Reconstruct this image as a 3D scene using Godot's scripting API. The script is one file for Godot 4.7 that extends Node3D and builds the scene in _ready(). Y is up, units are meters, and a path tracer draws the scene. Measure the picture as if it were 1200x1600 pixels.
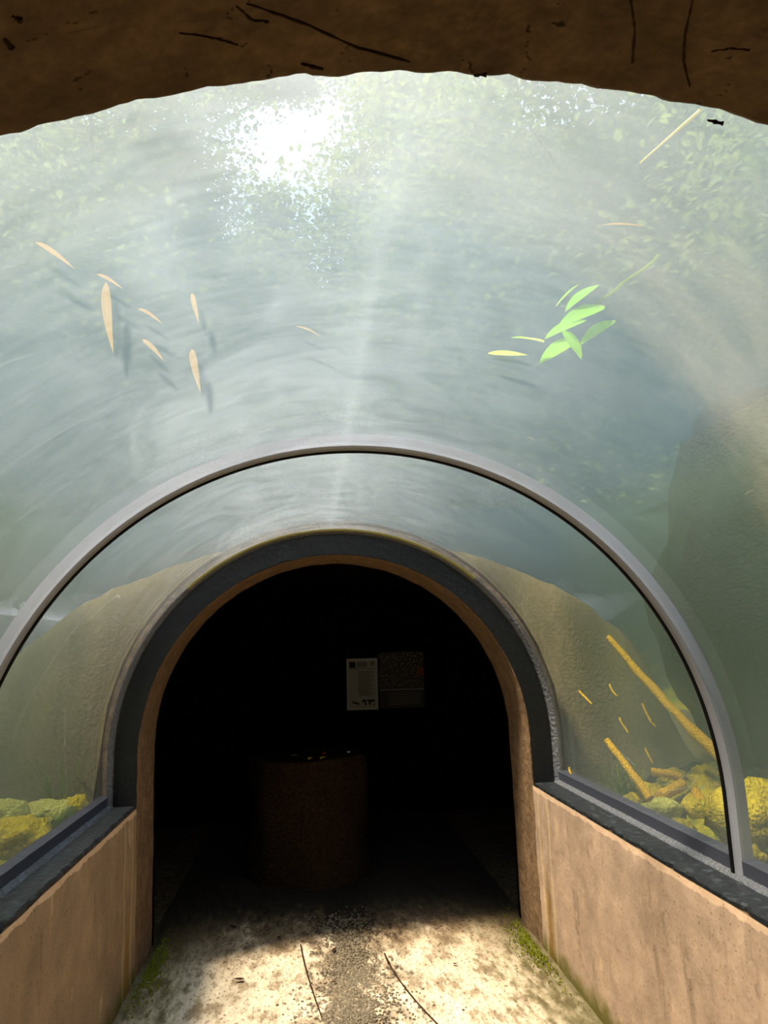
extends Node3D
# A walk-through viewing tunnel of clear acrylic under a pond: y up, metres, tunnel axis along -z, floor at y = 0.

const R := 1.10          # inner radius of the acrylic vault
const RI := 0.969        # half width of the walkway and radius of the concrete arches
const CY := 0.979        # height of the vault's centre line
const SILL := 0.771
const Z0 := -0.571       # front edge of the portal behind the camera
const ZS := -2.295       # joint between the two acrylic panels
const Z1 := -3.944       # black frame at the far end
const Z2 := -4.36        # back edge of the far concrete arch
const WATER := 2.95
const SQ := 0.575        # the chamber's vault is this much lower than wide

var rng := RandomNumberGenerator.new()
var used := {}
var leaf_mesh: ArrayMesh
var pond: Node3D
var M := {}

# ---------------------------------------------------------------- naming
func numbered(called: String) -> String:
	if not used.has(called):
		used[called] = 0
		return called
	used[called] += 1
	return "%s_%03d" % [called, used[called]]

func tag(o: Node, label: String, category := "", group := "", kind := "") -> Node:
	if label: o.set_meta("label", label)
	if category: o.set_meta("category", category)
	if group: o.set_meta("group", group)
	if kind: o.set_meta("kind", kind)
	return o

func thing(called: String, label: String, category: String, at := Vector3.ZERO, group := "") -> Node3D:
	var o := Node3D.new()
	o.name = numbered(called)
	add_child(o)
	o.position = at
	tag(o, label, category, group)
	return o

func obj(called: String, mesh: Mesh, mat: Material, parent: Node = null) -> MeshInstance3D:
	var o := MeshInstance3D.new()
	o.mesh = mesh
	o.material_override = mat
	if parent == null:
		o.name = numbered(called)
		add_child(o)
	else:
		o.name = called
		parent.add_child(o, true)
	return o

# ---------------------------------------------------------------- meshes
func begin() -> SurfaceTool:
	var st := SurfaceTool.new()
	st.begin(Mesh.PRIMITIVE_TRIANGLES)
	return st

func done(st: SurfaceTool) -> ArrayMesh:
	st.generate_normals()
	return st.commit()

func quad(st: SurfaceTool, a: Vector3, b: Vector3, c: Vector3, d: Vector3, g := -1, ua := Vector2(0, 0), ub := Vector2(1, 0), uc := Vector2(1, 1), ud := Vector2(0, 1)) -> void:
	var p := [a, b, c, a, c, d]
	var u := [ua, ub, uc, ua, uc, ud]
	for i in 6:
		st.set_smooth_group(g)
		st.set_uv(u[i])
		st.add_vertex(p[i])

# a grid of points (rows of equal length) as one smooth sheet; uv in grid fractions
func sheet(st: SurfaceTool, rows: Array, g := 0, flip := false) -> void:
	var nr := rows.size() - 1
	for i in nr:
		var a: PackedVector3Array = rows[i]
		var b: PackedVector3Array = rows[i + 1]
		var nc := a.size() - 1
		for j in nc:
			var u0 := float(j) / nc
			var u1 := float(j + 1) / nc
			var v0 := float(i) / nr
			var v1 := float(i + 1) / nr
			if flip:
				quad(st, a[j], b[j], b[j + 1], a[j + 1], g, Vector2(u0, v0), Vector2(u0, v1), Vector2(u1, v1), Vector2(u1, v0))
			else:
				quad(st, a[j], a[j + 1], b[j + 1], b[j], g, Vector2(u0, v0), Vector2(u1, v0), Vector2(u1, v1), Vector2(u0, v1))

# points of the arch line: up the left leg, round, down the right leg
func arch(r: float, base: float, n: int) -> PackedVector2Array:
	var out := PackedVector2Array()
	var leg := int(n / 6.0)
	for i in leg:
		out.append(Vector2(-r, lerpf(base, CY, float(i) / leg)))
	for i in n + 1:
		var t := PI - PI * i / n
		out.append(Vector2(r * cos(t), CY + r * sin(t)))
	for i in leg:
		out.append(Vector2(r, lerpf(CY, base, float(i + 1) / leg)))
	return out

# a profile of (radius, z) points swept along the arch; each profile edge is its own smooth band
func arch_sweep(profile: Array, base: float, n := 72, closed := true, wobble = null, smooth_all := false) -> ArrayMesh:
	var st := begin()
	var count := profile.size() if closed else profile.size() - 1
	var lines := []
	for k in profile.size():
		var q: Vector2 = profile[k]
		var line := PackedVector3Array()
		var pts := arch(q.x, base, n)
		for i in pts.size():
			var p := Vector3(pts[i].x, pts[i].y, q.y)
			if wobble != null:
				p = wobble.call(p, k, float(i) / (pts.size() - 1))
			line.append(p)
		lines.append(line)
	for k in count:
		sheet(st, [lines[k], lines[(k + 1) % profile.size()]], 0 if smooth_all else k, true)
	if closed:
		for e in [0, lines[0].size() - 1]:
			var flat := PackedVector2Array()
			for k in profile.size():
				flat.append(profile[k])
			var tri := Geometry2D.triangulate_polygon(flat)
			for t in tri:
				st.set_smooth_group(-1)
				st.set_uv(Vector2.ZERO)
				st.add_vertex(lines[t][e])
	return done(st)

# a flat wall with an arched opening: between the arch (legs to the floor) and a rectangle, from z0 to z1
func arch_plate(r: float, halfw: float, low: float, top: float, z0: float, z1: float, n := 60) -> ArrayMesh:
	var st := begin()
	var a := arch(r, 0.0, n)
	var o := PackedVector2Array()
	for p in a:
		var d := (p - Vector2(0, CY)).normalized()
		var q: Vector2
		if p.y <= CY:
			q = Vector2(signf(p.x) * halfw, p.y)
		else:
			var s := minf(halfw / maxf(absf(d.x), 1e-5), (top - CY) / maxf(d.y, 1e-5))
			q = Vector2(0, CY) + d * s
		o.append(q)
	# the corners of the rectangle
	var raw := o.duplicate()
	for i in range(1, o.size()):
		var was := absf(raw[i - 1].x) >= halfw - 1e-4
		var now := absf(raw[i].x) >= halfw - 1e-4
		if was and not now:
			o[i] = Vector2(signf(raw[i - 1].x) * halfw, top)
		elif now and not was:
			o[i - 1] = Vector2(signf(raw[i].x) * halfw, top)
	for i in a.size() - 1:
		quad(st, Vector3(a[i].x, a[i].y, z0), Vector3(o[i].x, o[i].y, z0), Vector3(o[i + 1].x, o[i + 1].y, z0), Vector3(a[i + 1].x, a[i + 1].y, z0))
		quad(st, Vector3(a[i].x, a[i].y, z1), Vector3(a[i + 1].x, a[i + 1].y, z1), Vector3(o[i + 1].x, o[i + 1].y, z1), Vector3(o[i].x, o[i].y, z1))
		quad(st, Vector3(a[i].x, a[i].y, z0), Vector3(a[i + 1].x, a[i + 1].y, z0), Vector3(a[i + 1].x, a[i + 1].y, z1), Vector3(a[i].x, a[i].y, z1), 3)
		quad(st, Vector3(o[i].x, o[i].y, z0), Vector3(o[i].x, o[i].y, z1), Vector3(o[i + 1].x, o[i + 1].y, z1), Vector3(o[i + 1].x, o[i + 1].y, z0))
	return done(st)

func box(lo: Vector3, hi: Vector3, ch := 0.0) -> ArrayMesh:
	var st := begin()
	add_box(st, lo, hi)
	return done(st)

func add_box(st: SurfaceTool, lo: Vector3, hi: Vector3) -> void:
	var v := func(i: int) -> Vector3: return Vector3(hi.x if i & 1 else lo.x, hi.y if i & 2 else lo.y, hi.z if i & 4 else lo.z)
	for f in [[0, 2, 3, 1], [4, 5, 7, 6], [0, 4, 6, 2], [1, 3, 7, 5], [2, 6, 7, 3], [0, 1, 5, 4]]:
		quad(st, v.call(f[0]), v.call(f[1]), v.call(f[2]), v.call(f[3]))

func tube(st: SurfaceTool, pts: Array, r0: float, r1: float, sides := 7, bumpy := 0.0, sd := 1) -> void:
	var rows := []
	var rr := RandomNumberGenerator.new()
	rr.seed = sd
	var up := Vector3(0.13, 0.97, 0.2).normalized()
	for i in pts.size():
		var p: Vector3 = pts[i]
		var q: Vector3 = pts[mini(i + 1, pts.size() - 1)] - pts[maxi(i - 1, 0)]
		q = q.normalized()
		var a := q.cross(up).normalized()
		if a.length() < 0.1:
			a = q.cross(Vector3.RIGHT).normalized()
		var b := q.cross(a).normalized()
		var r := lerpf(r0, r1, float(i) / (pts.size() - 1)) * (1.0 + rr.randf_range(-bumpy, bumpy))
		var row := PackedVector3Array()
		for k in sides + 1:
			var t := TAU * (k % sides) / sides
			row.append(p + (a * cos(t) + b * sin(t)) * r)
		rows.append(row)
	sheet(st, rows, 0, true)
	for e in [0, rows.size() - 1]:
		for k in sides:
			for q in [pts[e], rows[e][k], rows[e][k + 1]]:
				st.set_smooth_group(-1)
				st.set_uv(Vector2.ZERO)
				st.add_vertex(q)

func curve(a: Vector3, b: Vector3, n: int, bend: float, sd: int) -> Array:
	var rr := RandomNumberGenerator.new()
	rr.seed = sd
	var off := Vector3(rr.randf_range(-1, 1), rr.randf_range(-1, 1), rr.randf_range(-1, 1)) * bend
	var out := []
	for i in n + 1:
		var t := float(i) / n
		out.append(a.lerp(b, t) + off * sin(PI * t) + Vector3(rr.randf_range(-1, 1), rr.randf_range(-1, 1), rr.randf_range(-1, 1)) * bend * 0.12)
	return out

func rock(size: Vector3, sd: int, amp := 0.3, seg := 20) -> ArrayMesh:
	var noise := FastNoiseLite.new()
	noise.seed = sd
	noise.frequency = 0.75
	noise.fractal_octaves = 3
	var st := begin()
	var rows := []
	for i in seg / 2 + 1:
		var th := PI * i / (seg / 2)
		var row := PackedVector3Array()
		for j in seg + 1:
			var ph := TAU * (j % seg) / seg
			var d := Vector3(sin(th) * cos(ph), cos(th), sin(th) * sin(ph))
			var k := 1.0 + amp * noise.get_noise_3d(d.x * 1.6, d.y * 1.6, d.z * 1.6) * 1.6
			row.append(d * size * k)
		rows.append(row)
	sheet(st, rows, 0)
	return done(st)

# a pointed leaf along +x, folded along its midrib and drooping
func leaf(l: float, w: float, droop := 0.15, fold := 0.2, n := 6) -> ArrayMesh:
	var st := begin()
	var rows := []
	for i in n + 1:
		var t := float(i) / n
		var half := w * 0.5 * pow(sin(PI * pow(t, 0.75)), 0.8) if t > 0.0 and t < 1.0 else 0.0005
		var y := -droop * l * t * t
		var row := PackedVector3Array()
		for k in [-1.0, -0.5, 0.0, 0.5, 1.0]:
			row.append(Vector3(l * t, y + absf(k) * half * fold, k * half))
		rows.append(row)
	sheet(st, rows, 0)
	return done(st)

# ---------------------------------------------------------------- textures
func tex(w: int, h: int, f: Callable) -> ImageTexture:
	var data := PackedByteArray()
	data.resize(w * h * 4)
	var at := 0
	for y in h:
		for x in w:
			var c: Color = f.call(x, y)
			data[at] = clampi(int(c.r * 255.0 + 0.5), 0, 255)
			data[at + 1] = clampi(int(c.g * 255.0 + 0.5), 0, 255)
			data[at + 2] = clampi(int(c.b * 255.0 + 0.5), 0, 255)
			data[at + 3] = clampi(int(c.a * 255.0 + 0.5), 0, 255)
			at += 4
	return ImageTexture.create_from_image(Image.create_from_data(w, h, false, Image.FORMAT_RGBA8, data))

func fnl(sd: int, freq: float, oct := 4) -> FastNoiseLite:
	var n := FastNoiseLite.new()
	n.seed = sd
	n.noise_type = FastNoiseLite.TYPE_SIMPLEX_SMOOTH
	n.frequency = freq
	n.fractal_octaves = oct
	return n

func mat(c: Color, rough := 0.9, spec := 0.3) -> StandardMaterial3D:
	var m := StandardMaterial3D.new()
	m.albedo_color = c
	m.roughness = rough
	m.metallic_specular = spec
	m.cull_mode = BaseMaterial3D.CULL_DISABLED
	return m

func bump_noise(sd: int, freq: float, oct := 5, w := 512, h := 512) -> NoiseTexture2D:
	var t := NoiseTexture2D.new()
	t.noise = fnl(sd, freq, oct)
	t.width = w
	t.height = h
	t.seamless = true
	return t

func soft(e0: float, e1: float, x: float) -> float:
	return smoothstep(e0, e1, x)

# distance of a pixel to a polyline
func near_line(p: Vector2, line: PackedVector2Array) -> float:
	var d := 1e9
	for i in line.size() - 1:
		d = minf(d, p.distance_to(Geometry2D.get_closest_point_to_segment(p, line[i], line[i + 1])))
	return d

func make_materials() -> void:
	# brown rendered concrete of the low walls, streaked downwards (u along the wall, v up)
	var n1 := fnl(3, 0.012)
	var n2 := fnl(5, 0.06)
	var n3 := fnl(8, 0.2, 2)
	var wall_tex := func(sd: int, base: Color) -> ImageTexture:
		return tex(1024, 256, func(x: int, y: int) -> Color:
			var streak := n1.get_noise_3d(x * 0.7, y * 0.45, sd)
			var blot := n2.get_noise_3d(x * 0.35, y * 0.3, sd + 9)
			var grain := n3.get_noise_3d(x, y, sd)
			var k := 1.0 + 0.1 * streak + 0.12 * blot + 0.05 * grain
			var c := Color(base.r * k, base.g * k, base.b * k)
			# dark drips and pale mineral runs
			var run := n1.get_noise_3d(x * 2.6, y * 0.3, sd + 40)
			if run > 0.2 and blot > 0.0:
				c = c.lerp(Color(base.r * 0.5, base.g * 0.5, base.b * 0.48), minf(0.75, (run - 0.2) * 0.9))
			elif run < -0.3 and blot > 0.1:
				c = c.lerp(Color(0.82, 0.7, 0.52), minf(0.5, (-0.3 - run) * 1.2))
			# green at the foot
			var foot := soft(0.86, 1.0, y / 255.0 + 0.08 * blot)
			c = c.lerp(Color(0.30, 0.29, 0.07), foot * 0.75)
			# rust and algae run down beside the far arch
			var uu := x / 1023.0 + 0.01 * streak
			var band := exp(-pow((uu - 0.955) / 0.012, 2.0)) * soft(0.45, 0.8, y / 255.0 + 0.2 * blot)
			c = c.lerp(Color(0.50, 0.36, 0.12), 0.7 * band)
			band = exp(-pow((uu - 0.975) / 0.004, 2.0)) + exp(-pow((uu - 0.93) / 0.004, 2.0))
			c = c.lerp(Color(0.84, 0.74, 0.52), 0.4 * band)
			# fresh pale render along the chipped lip
			if y < 7 + 5 * blot:
				c = c.lerp(Color(0.86, 0.72, 0.58), 0.7)
			# pits
			if n3.get_noise_3d(x * 1.3, y * 1.3, sd + 77) > 0.62:
				c = c.darkened(0.45)
			return c)
	var bump := bump_noise(21, 0.03)
	var wall_bump := bump_noise(22, 0.03, 5, 1024, 256)
	for side in ["left", "right"]:
		var m := mat(Color.WHITE, 0.85, 0.3)
		m.albedo_texture = wall_tex.call(10 if side == "left" else 60, Color(0.55, 0.45, 0.34) if side == "left" else Color(0.66, 0.555, 0.46))  # left base painted darker as the shaded side, right paler as sunlit
		m.heightmap_enabled = true
		m.heightmap_texture = wall_bump
		m.heightmap_scale = 0.35
		M["wall_" + side] = m
	# brown concrete by world position: arches, reveal
	var m := mat(Color.WHITE, 0.9, 0.25)
	m.albedo_texture = tex(512, 512, func(x: int, y: int) -> Color:
		var a := n1.get_noise_2d(x * 1.2, y * 1.2)
		var b := n2.get_noise_2d(x, y)
		var g := n3.get_noise_2d(x, y)
		var k := 1.0 + 0.2 * a + 0.16 * b + 0.08 * g
		var c := Color(0.45 * k, 0.355 * k, 0.255 * k)
		var crack := absf(n1.get_noise_2d(x * 0.8 + 900, y * 0.8) - 0.05)
		if crack < 0.006 and b > 0.05:
			c = c.darkened(0.6)
		return c)
	m.uv1_triplanar = true
	m.uv1_world_triplanar = true
	m.uv1_scale = Vector3(1.1, 1.1, 1.1)
	m.heightmap_enabled = true
	m.heightmap_texture = bump
	m.heightmap_scale = 0.6
	M.concrete = m
	# black paint of frame and sill
	m = mat(Color.WHITE, 0.45, 0.5)
	m.albedo_texture = tex(512, 512, func(x: int, y: int) -> Color:
		var a := n2.get_noise_2d(x * 0.6, y * 0.6)
		var g := n3.get_noise_2d(x * 1.4, y * 1.4)
		var c := Color(0.115, 0.12, 0.13)
		c = c.lerp(Color(0.30, 0.33, 0.33), clampf((a - 0.12) * 1.4, 0, 0.6))
		return c.lerp(Color(0.5, 0.52, 0.5), clampf((g - 0.42) * 2.0, 0, 0.5)))
	m.uv1_triplanar = true
	m.uv1_world_triplanar = true
	m.uv1_scale = Vector3(1.3, 1.3, 1.3)
	m.heightmap_enabled = true
	m.heightmap_texture = bump
	m.heightmap_scale = 0.3
	M.black = m
	M.frame = m.duplicate()
	M.frame.albedo_color = Color(0.5, 0.5, 0.52).darkened(0.3)
	M.bead = mat(Color(0.36, 0.36, 0.37), 0.6, 0.4)
	M.bead.heightmap_enabled = true
	M.bead.heightmap_texture = bump
	M.bead.heightmap_scale = 1.0
	M.bead.uv1_triplanar = true
	M.bead.uv1_scale = Vector3(3, 3, 3)
	M.bead_algae = mat(Color(0.60, 0.57, 0.30), 0.6, 0.4)
	M.rubber = mat(Color(0.02, 0.02, 0.02), 0.6, 0.3)
	M.channel = mat(Color(0.24, 0.245, 0.28), 0.5, 0.4)
	M.gasket = mat(Color(0.54, 0.54, 0.56), 0.35, 0.5)
	# floor: u across, v along; worn pale screed, a dark wet streak of bare aggregate in the middle
	var f1 := fnl(31, 0.011)
	var f2 := fnl(35, 0.05)
	var f3 := fnl(39, 0.17, 2)
	m = mat(Color.WHITE, 0.8, 0.35)
	m.albedo_texture = tex(768, 1536, func(x: int, y: int) -> Color:
		var u := x / 768.0
		var a := f1.get_noise_2d(x, y)
		var b := f2.get_noise_2d(x, y)
		var g := f3.get_noise_2d(x, y)
		var k := 0.82 + 0.08 * a + 0.1 * b + 0.07 * g
		var c := Color(k * 1.04, k * 0.93, k * 0.77)
		var blot := soft(-0.1, 0.7, f1.get_noise_2d(x * 1.7 + 500, y * 2.4) + 0.7 * b + 0.3 * g)
		c = c.lerp(Color(0.36, 0.28, 0.18), blot * 0.55)
		var speck := soft(0.25, 0.6, f2.get_noise_2d(x * 2.6 + 200, y * 4.2) + 0.3 * g)
		c = c.lerp(Color(0.27, 0.2, 0.13), speck * 0.6)
		var mid := absf(u - 0.515 + 0.03 * a) * 1.94
		var streak := 1.0 - soft(0.03, 0.22, mid + 0.16 * b + 0.12 * a + 0.05 * g)
		c = c.lerp(Color(0.30, 0.25, 0.18).lerp(Color(0.5, 0.45, 0.37), soft(-0.1, 0.4, g)), streak * 0.9)
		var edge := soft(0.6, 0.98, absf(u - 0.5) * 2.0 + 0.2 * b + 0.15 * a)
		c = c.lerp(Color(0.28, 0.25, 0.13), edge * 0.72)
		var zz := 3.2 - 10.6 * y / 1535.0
		var back := soft(-3.95, -4.6, zz + 0.35 * a + 0.3 * b)  # dimming light towards the chamber painted in as brown
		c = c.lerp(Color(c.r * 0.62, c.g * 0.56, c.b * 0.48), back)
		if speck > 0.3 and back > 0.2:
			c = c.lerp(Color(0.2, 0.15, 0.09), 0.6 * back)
		var inside := soft(-4.35, -5.0, 3.2 - 10.6 * y / 1535.0 + 0.25 * b)  # darkness of the chamber painted over the floor colour
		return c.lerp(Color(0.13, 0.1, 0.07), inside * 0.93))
	m.heightmap_enabled = true
	m.heightmap_texture = bump_noise(44, 0.06)
	m.heightmap_scale = 0.8
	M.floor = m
	# room beyond: its lack of light put into a near-black colour
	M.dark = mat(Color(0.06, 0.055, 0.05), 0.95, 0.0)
	# acrylic: clear sheet, and scratch haze on its faces with crown brightness painted in
	m = mat(Color(0.9, 0.95, 0.93, 0.04), 0.04, 0.5)
	m.transparency = BaseMaterial3D.TRANSPARENCY_ALPHA
	M.acrylic = m
	var a1 := fnl(51, 0.006, 3)
	var a2 := fnl(53, 0.02, 4)
	var a3 := fnl(57, 0.11, 2)
	var film := func(sd: int) -> ImageTexture:
		var rr := RandomNumberGenerator.new()
		rr.seed = sd
		var lines := []
		for i in 9:
			var p := Vector2(rr.randf() * 1024, rr.randf() * 768)
			var q := p + Vector2.from_angle(rr.randf() * TAU) * rr.randf_range(60, 330)
			lines.append(PackedVector2Array([p, p.lerp(q, 0.5) + Vector2(rr.randf_range(-14, 14), rr.randf_range(-14, 14)), q]))
		var im := tex(1024, 768, func(x: int, y: int) -> Color:
			var u := x / 1024.0
			var w := a1.get_noise_3d(x, y * 0.5, sd)
			var swirl := a2.get_noise_3d(x * 0.9 + 110 * w, y * 0.5 + 90 * a1.get_noise_3d(x + 300, y * 0.6, sd), sd)  # soft swirls of light through the water, painted into the opacity
			var brush := a3.get_noise_3d(x * 0.3, y * 1.1, sd)
			var a := 0.66 + 0.22 * w + 0.38 * swirl + 0.16 * brush
			a *= 0.09 + 1.0 * exp(-pow((u - 0.47) / 0.135, 2.0))  # veil painted thicker at the crown to imitate the brighter light overhead
			var crown := absf(u - 0.497 - 0.002 * w)
			a += 0.18 * exp(-crown * 110.0) + 0.35 * exp(-crown * 700.0) * (0.6 + brush)
			if a3.get_noise_3d(x * 3.1, y * 3.1, sd + 5) > 0.66:
				a += 0.3
			return Color(0.93, 0.95, 0.97, clampf(a, 0, 1)))
		var img: Image = im.get_image()
		for l in lines:
			for i in l.size() - 1:
				var steps := int(l[i].distance_to(l[i + 1]))
				for s in steps:
					var p: Vector2 = l[i].lerp(l[i + 1], float(s) / steps)
					if p.x >= 0 and p.y >= 0 and p.x < 1024 and p.y < 768:
						img.set_pixel(int(p.x), int(p.y), Color(0.97, 0.97, 0.94, 1.0))
		return ImageTexture.create_from_image(img)
	for sd in 2:
		m = mat(Color(1, 1, 1, 0.22 if sd == 0 else 0.16), 0.55, 0.4)
		m.transparency = BaseMaterial3D.TRANSPARENCY_ALPHA
		m.albedo_texture = film.call(3 + sd * 8)
		m.backlight_enabled = true
		m.backlight = Color(1, 1, 1)
		M["film%d" % sd] = m
	# water, bed, stones, wood, leaves
	m = mat(Color(0.8, 0.95, 0.9, 0.03), 0.03, 0.5)
	m.transparency = BaseMaterial3D.TRANSPARENCY_ALPHA
	m.normal_enabled = true
	var rip := NoiseTexture2D.new()
	rip.noise = fnl(61, 0.02, 3)
	rip.width = 512
	rip.height = 512
	rip.seamless = true
	rip.as_normal_map = true
	m.normal_texture = rip
	m.normal_scale = 0.5
	m.uv1_triplanar = true
	m.uv1_scale = Vector3(0.8, 0.8, 0.8)
	M.surface = m
	var ground := func(c: Color, c2: Color, sd: int, scale: float) -> StandardMaterial3D:
		var q := mat(Color.WHITE, 0.95, 0.2)
		q.albedo_texture = tex(256, 256, func(x: int, y: int) -> Color:
			var b := f2.get_noise_3d(x, y, sd)
			var g := f3.get_noise_3d(x, y, sd)
			return c.lerp(c2, clampf(0.5 + 0.8 * b + 0.35 * g, 0, 1)))
		q.uv1_triplanar = true
		q.uv1_world_triplanar = true
		q.uv1_scale = Vector3(scale, scale, scale)
		q.heightmap_enabled = true
		q.heightmap_texture = bump
		q.heightmap_scale = 1.5
		return q
	M.bed = ground.call(Color(0.78, 0.70, 0.14), Color(0.42, 0.46, 0.10), 1, 1.6)
	M.stone = ground.call(Color(0.95, 0.83, 0.18), Color(0.62, 0.56, 0.10), 2, 4.0)
	M.stone_pale = ground.call(Color(0.9, 0.88, 0.5), Color(0.68, 0.68, 0.28), 3, 4.0)
	M.stone_dark = ground.call(Color(0.40, 0.40, 0.14), Color(0.25, 0.28, 0.1), 4, 4.0)
	M.wood = ground.call(Color(0.98, 0.82, 0.2), Color(0.84, 0.62, 0.09), 5, 6.0)
	M.straw = mat(Color(0.85, 0.83, 0.55), 0.7)
	M.crack = mat(Color(0.27, 0.2, 0.13), 0.9, 0.1)
	M.bark = ground.call(Color(0.36, 0.30, 0.22), Color(0.22, 0.18, 0.13), 6, 2.0)
	M.silt = ground.call(Color(0.42, 0.37, 0.28), Color(0.33, 0.32, 0.19), 11, 2.6)
	M.silt.heightmap_scale = 0.5
	M.soil = ground.call(Color(0.30, 0.32, 0.14), Color(0.20, 0.2, 0.1), 7, 0.8)
	M.stump = ground.call(Color(0.24, 0.17, 0.10), Color(0.13, 0.09, 0.055), 8, 3.0)
	M.boulder = ground.call(Color(0.16, 0.2, 0.17), Color(0.1, 0.13, 0.11), 12, 3.0)  # dark tone for the added arch reflection shape
	M.side_floor = ground.call(Color(0.40, 0.34, 0.25), Color(0.24, 0.19, 0.13), 13, 2.0)  # mottled brown for the sides of the chamber floor
	M.moss = ground.call(Color(0.60, 0.60, 0.12), Color(0.34, 0.38, 0.08), 9, 5.0)
	M.gravel = ground.call(Color(0.80, 0.74, 0.62), Color(0.42, 0.35, 0.26), 10, 12.0)
	M.leaf = mat(Color(0.29, 0.32, 0.19), 0.6, 0.4)
	M.leaf.backlight_enabled = true
	M.leaf.backlight = Color(0.6, 0.66, 0.32)
	M.leaf2 = M.leaf.duplicate()
	M.leaf2.albedo_color = Color(0.38, 0.41, 0.22)
	M.leaf3 = M.leaf.duplicate()
	M.leaf3.albedo_color = Color(0.30, 0.42, 0.12)
	M.bright_leaf = M.leaf.duplicate()
	M.bright_leaf.albedo_color = Color(0.62, 0.9, 0.10)
	M.bright_leaf.backlight = Color(0.9, 1.0, 0.4)
	M.dead_leaf = mat(Color(0.78, 0.68, 0.5), 0.8, 0.3)
	M.dead_leaf.backlight_enabled = true
	M.dead_leaf.backlight = Color(0.5, 0.42, 0.28)
	M.brown_leaf = mat(Color(0.2, 0.12, 0.07), 0.8, 0.3)
	M.weed = mat(Color(0.45, 0.55, 0.12), 0.8, 0.3)
	M.weed.backlight_enabled = true
	M.weed.backlight = Color(0.8, 0.9, 0.3)

# a ray of the photograph (in its pixels) as a direction in the place, used to set things where they stand
func look(x: float, y: float) -> Vector3:
	return Basis.from_euler(Vector3(0.1737, -0.1026, -0.0389)) * Vector3((x - 600.0) / 1200.0, (800.0 - y) / 1200.0, -1.0)

func spot(x: float, y: float, t: float) -> Vector3:
	return Vector3(-0.1365, 1.4724, 0) + look(x, y) * t

# where a ray of the photograph meets the underside of the entrance arch
func under_arch(x: float, y: float) -> Vector3:
	var d := look(x, y)
	var px := -0.1365
	var py := 1.4724 - CY
	var a := d.x * d.x + d.y * d.y
	var b := px * d.x + py * d.y
	var t := (-b + sqrt(b * b - a * (px * px + py * py - RI * RI))) / a
	return Vector3(px + d.x * t, CY + py + d.y * t, d.z * t)

# where a ray meets the water side of the acrylic, and a little beyond
func on_vault(x: float, y: float, beyond := 0.02) -> Vector3:
	var d := look(x, y)
	var py := 1.4724 - CY
	var r := R + 0.036 + beyond
	var a := d.x * d.x + d.y * d.y
	var b := -0.1365 * d.x + py * d.y
	var t := (-b + sqrt(b * b - a * (0.1365 * 0.1365 + py * py - r * r))) / a
	return Vector3(-0.1365 + d.x * t, 1.4724 + d.y * t, d.z * t)

func _ready() -> void:
	rng.seed = 7
	# ------------------------------------------------------------ camera, sky, sun
	var cam := Camera3D.new()
	cam.name = "camera"
	cam.position = Vector3(-0.1365, 1.4724, 0.0)
	cam.rotation = Vector3(0.1737, -0.1026, -0.0389)
	cam.fov = rad_to_deg(2.0 * atan(800.0 / 1200.0))
	cam.near = 0.02
	cam.far = 200.0
	add_child(cam)
	var we := WorldEnvironment.new()
	we.name = "world_environment"
	var e := Environment.new()
	e.background_mode = Environment.BG_SKY
	var sky := Sky.new()
	var sm := ProceduralSkyMaterial.new()
	sm.sky_top_color = Color(0.72, 0.82, 0.95)
	sm.sky_horizon_color = Color(0.95, 0.97, 1.0)
	sm.ground_horizon_color = Color(0.3, 0.32, 0.25)
	sm.ground_bottom_color = Color(0.2, 0.2, 0.15)
	sm.sky_energy_multiplier = 2.3
	sky.sky_material = sm
	e.sky = sky
	e.tonemap_mode = Environment.TONE_MAPPER_LINEAR
	e.tonemap_exposure = 1.0
	e.sdfgi_enabled = true
	e.ssao_enabled = true
	e.ssil_enabled = true
	e.volumetric_fog_enabled = true
	e.volumetric_fog_density = 0.0
	we.environment = e
	add_child(we)
	var sun := DirectionalLight3D.new()
	sun.name = "sun"
	sun.light_energy = 8.8
	sun.light_color = Color(1.0, 0.96, 0.88)
	sun.light_angular_distance = 8.0
	sun.shadow_enabled = true
	sun.look_at_from_position(Vector3(-0.42, 0.9, 0.2), Vector3.ZERO)
	add_child(sun)

	make_materials()
	build_shell()
	build_acrylic()
	build_pond()
	build_trees()
	build_room()
	build_litter()

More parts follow.
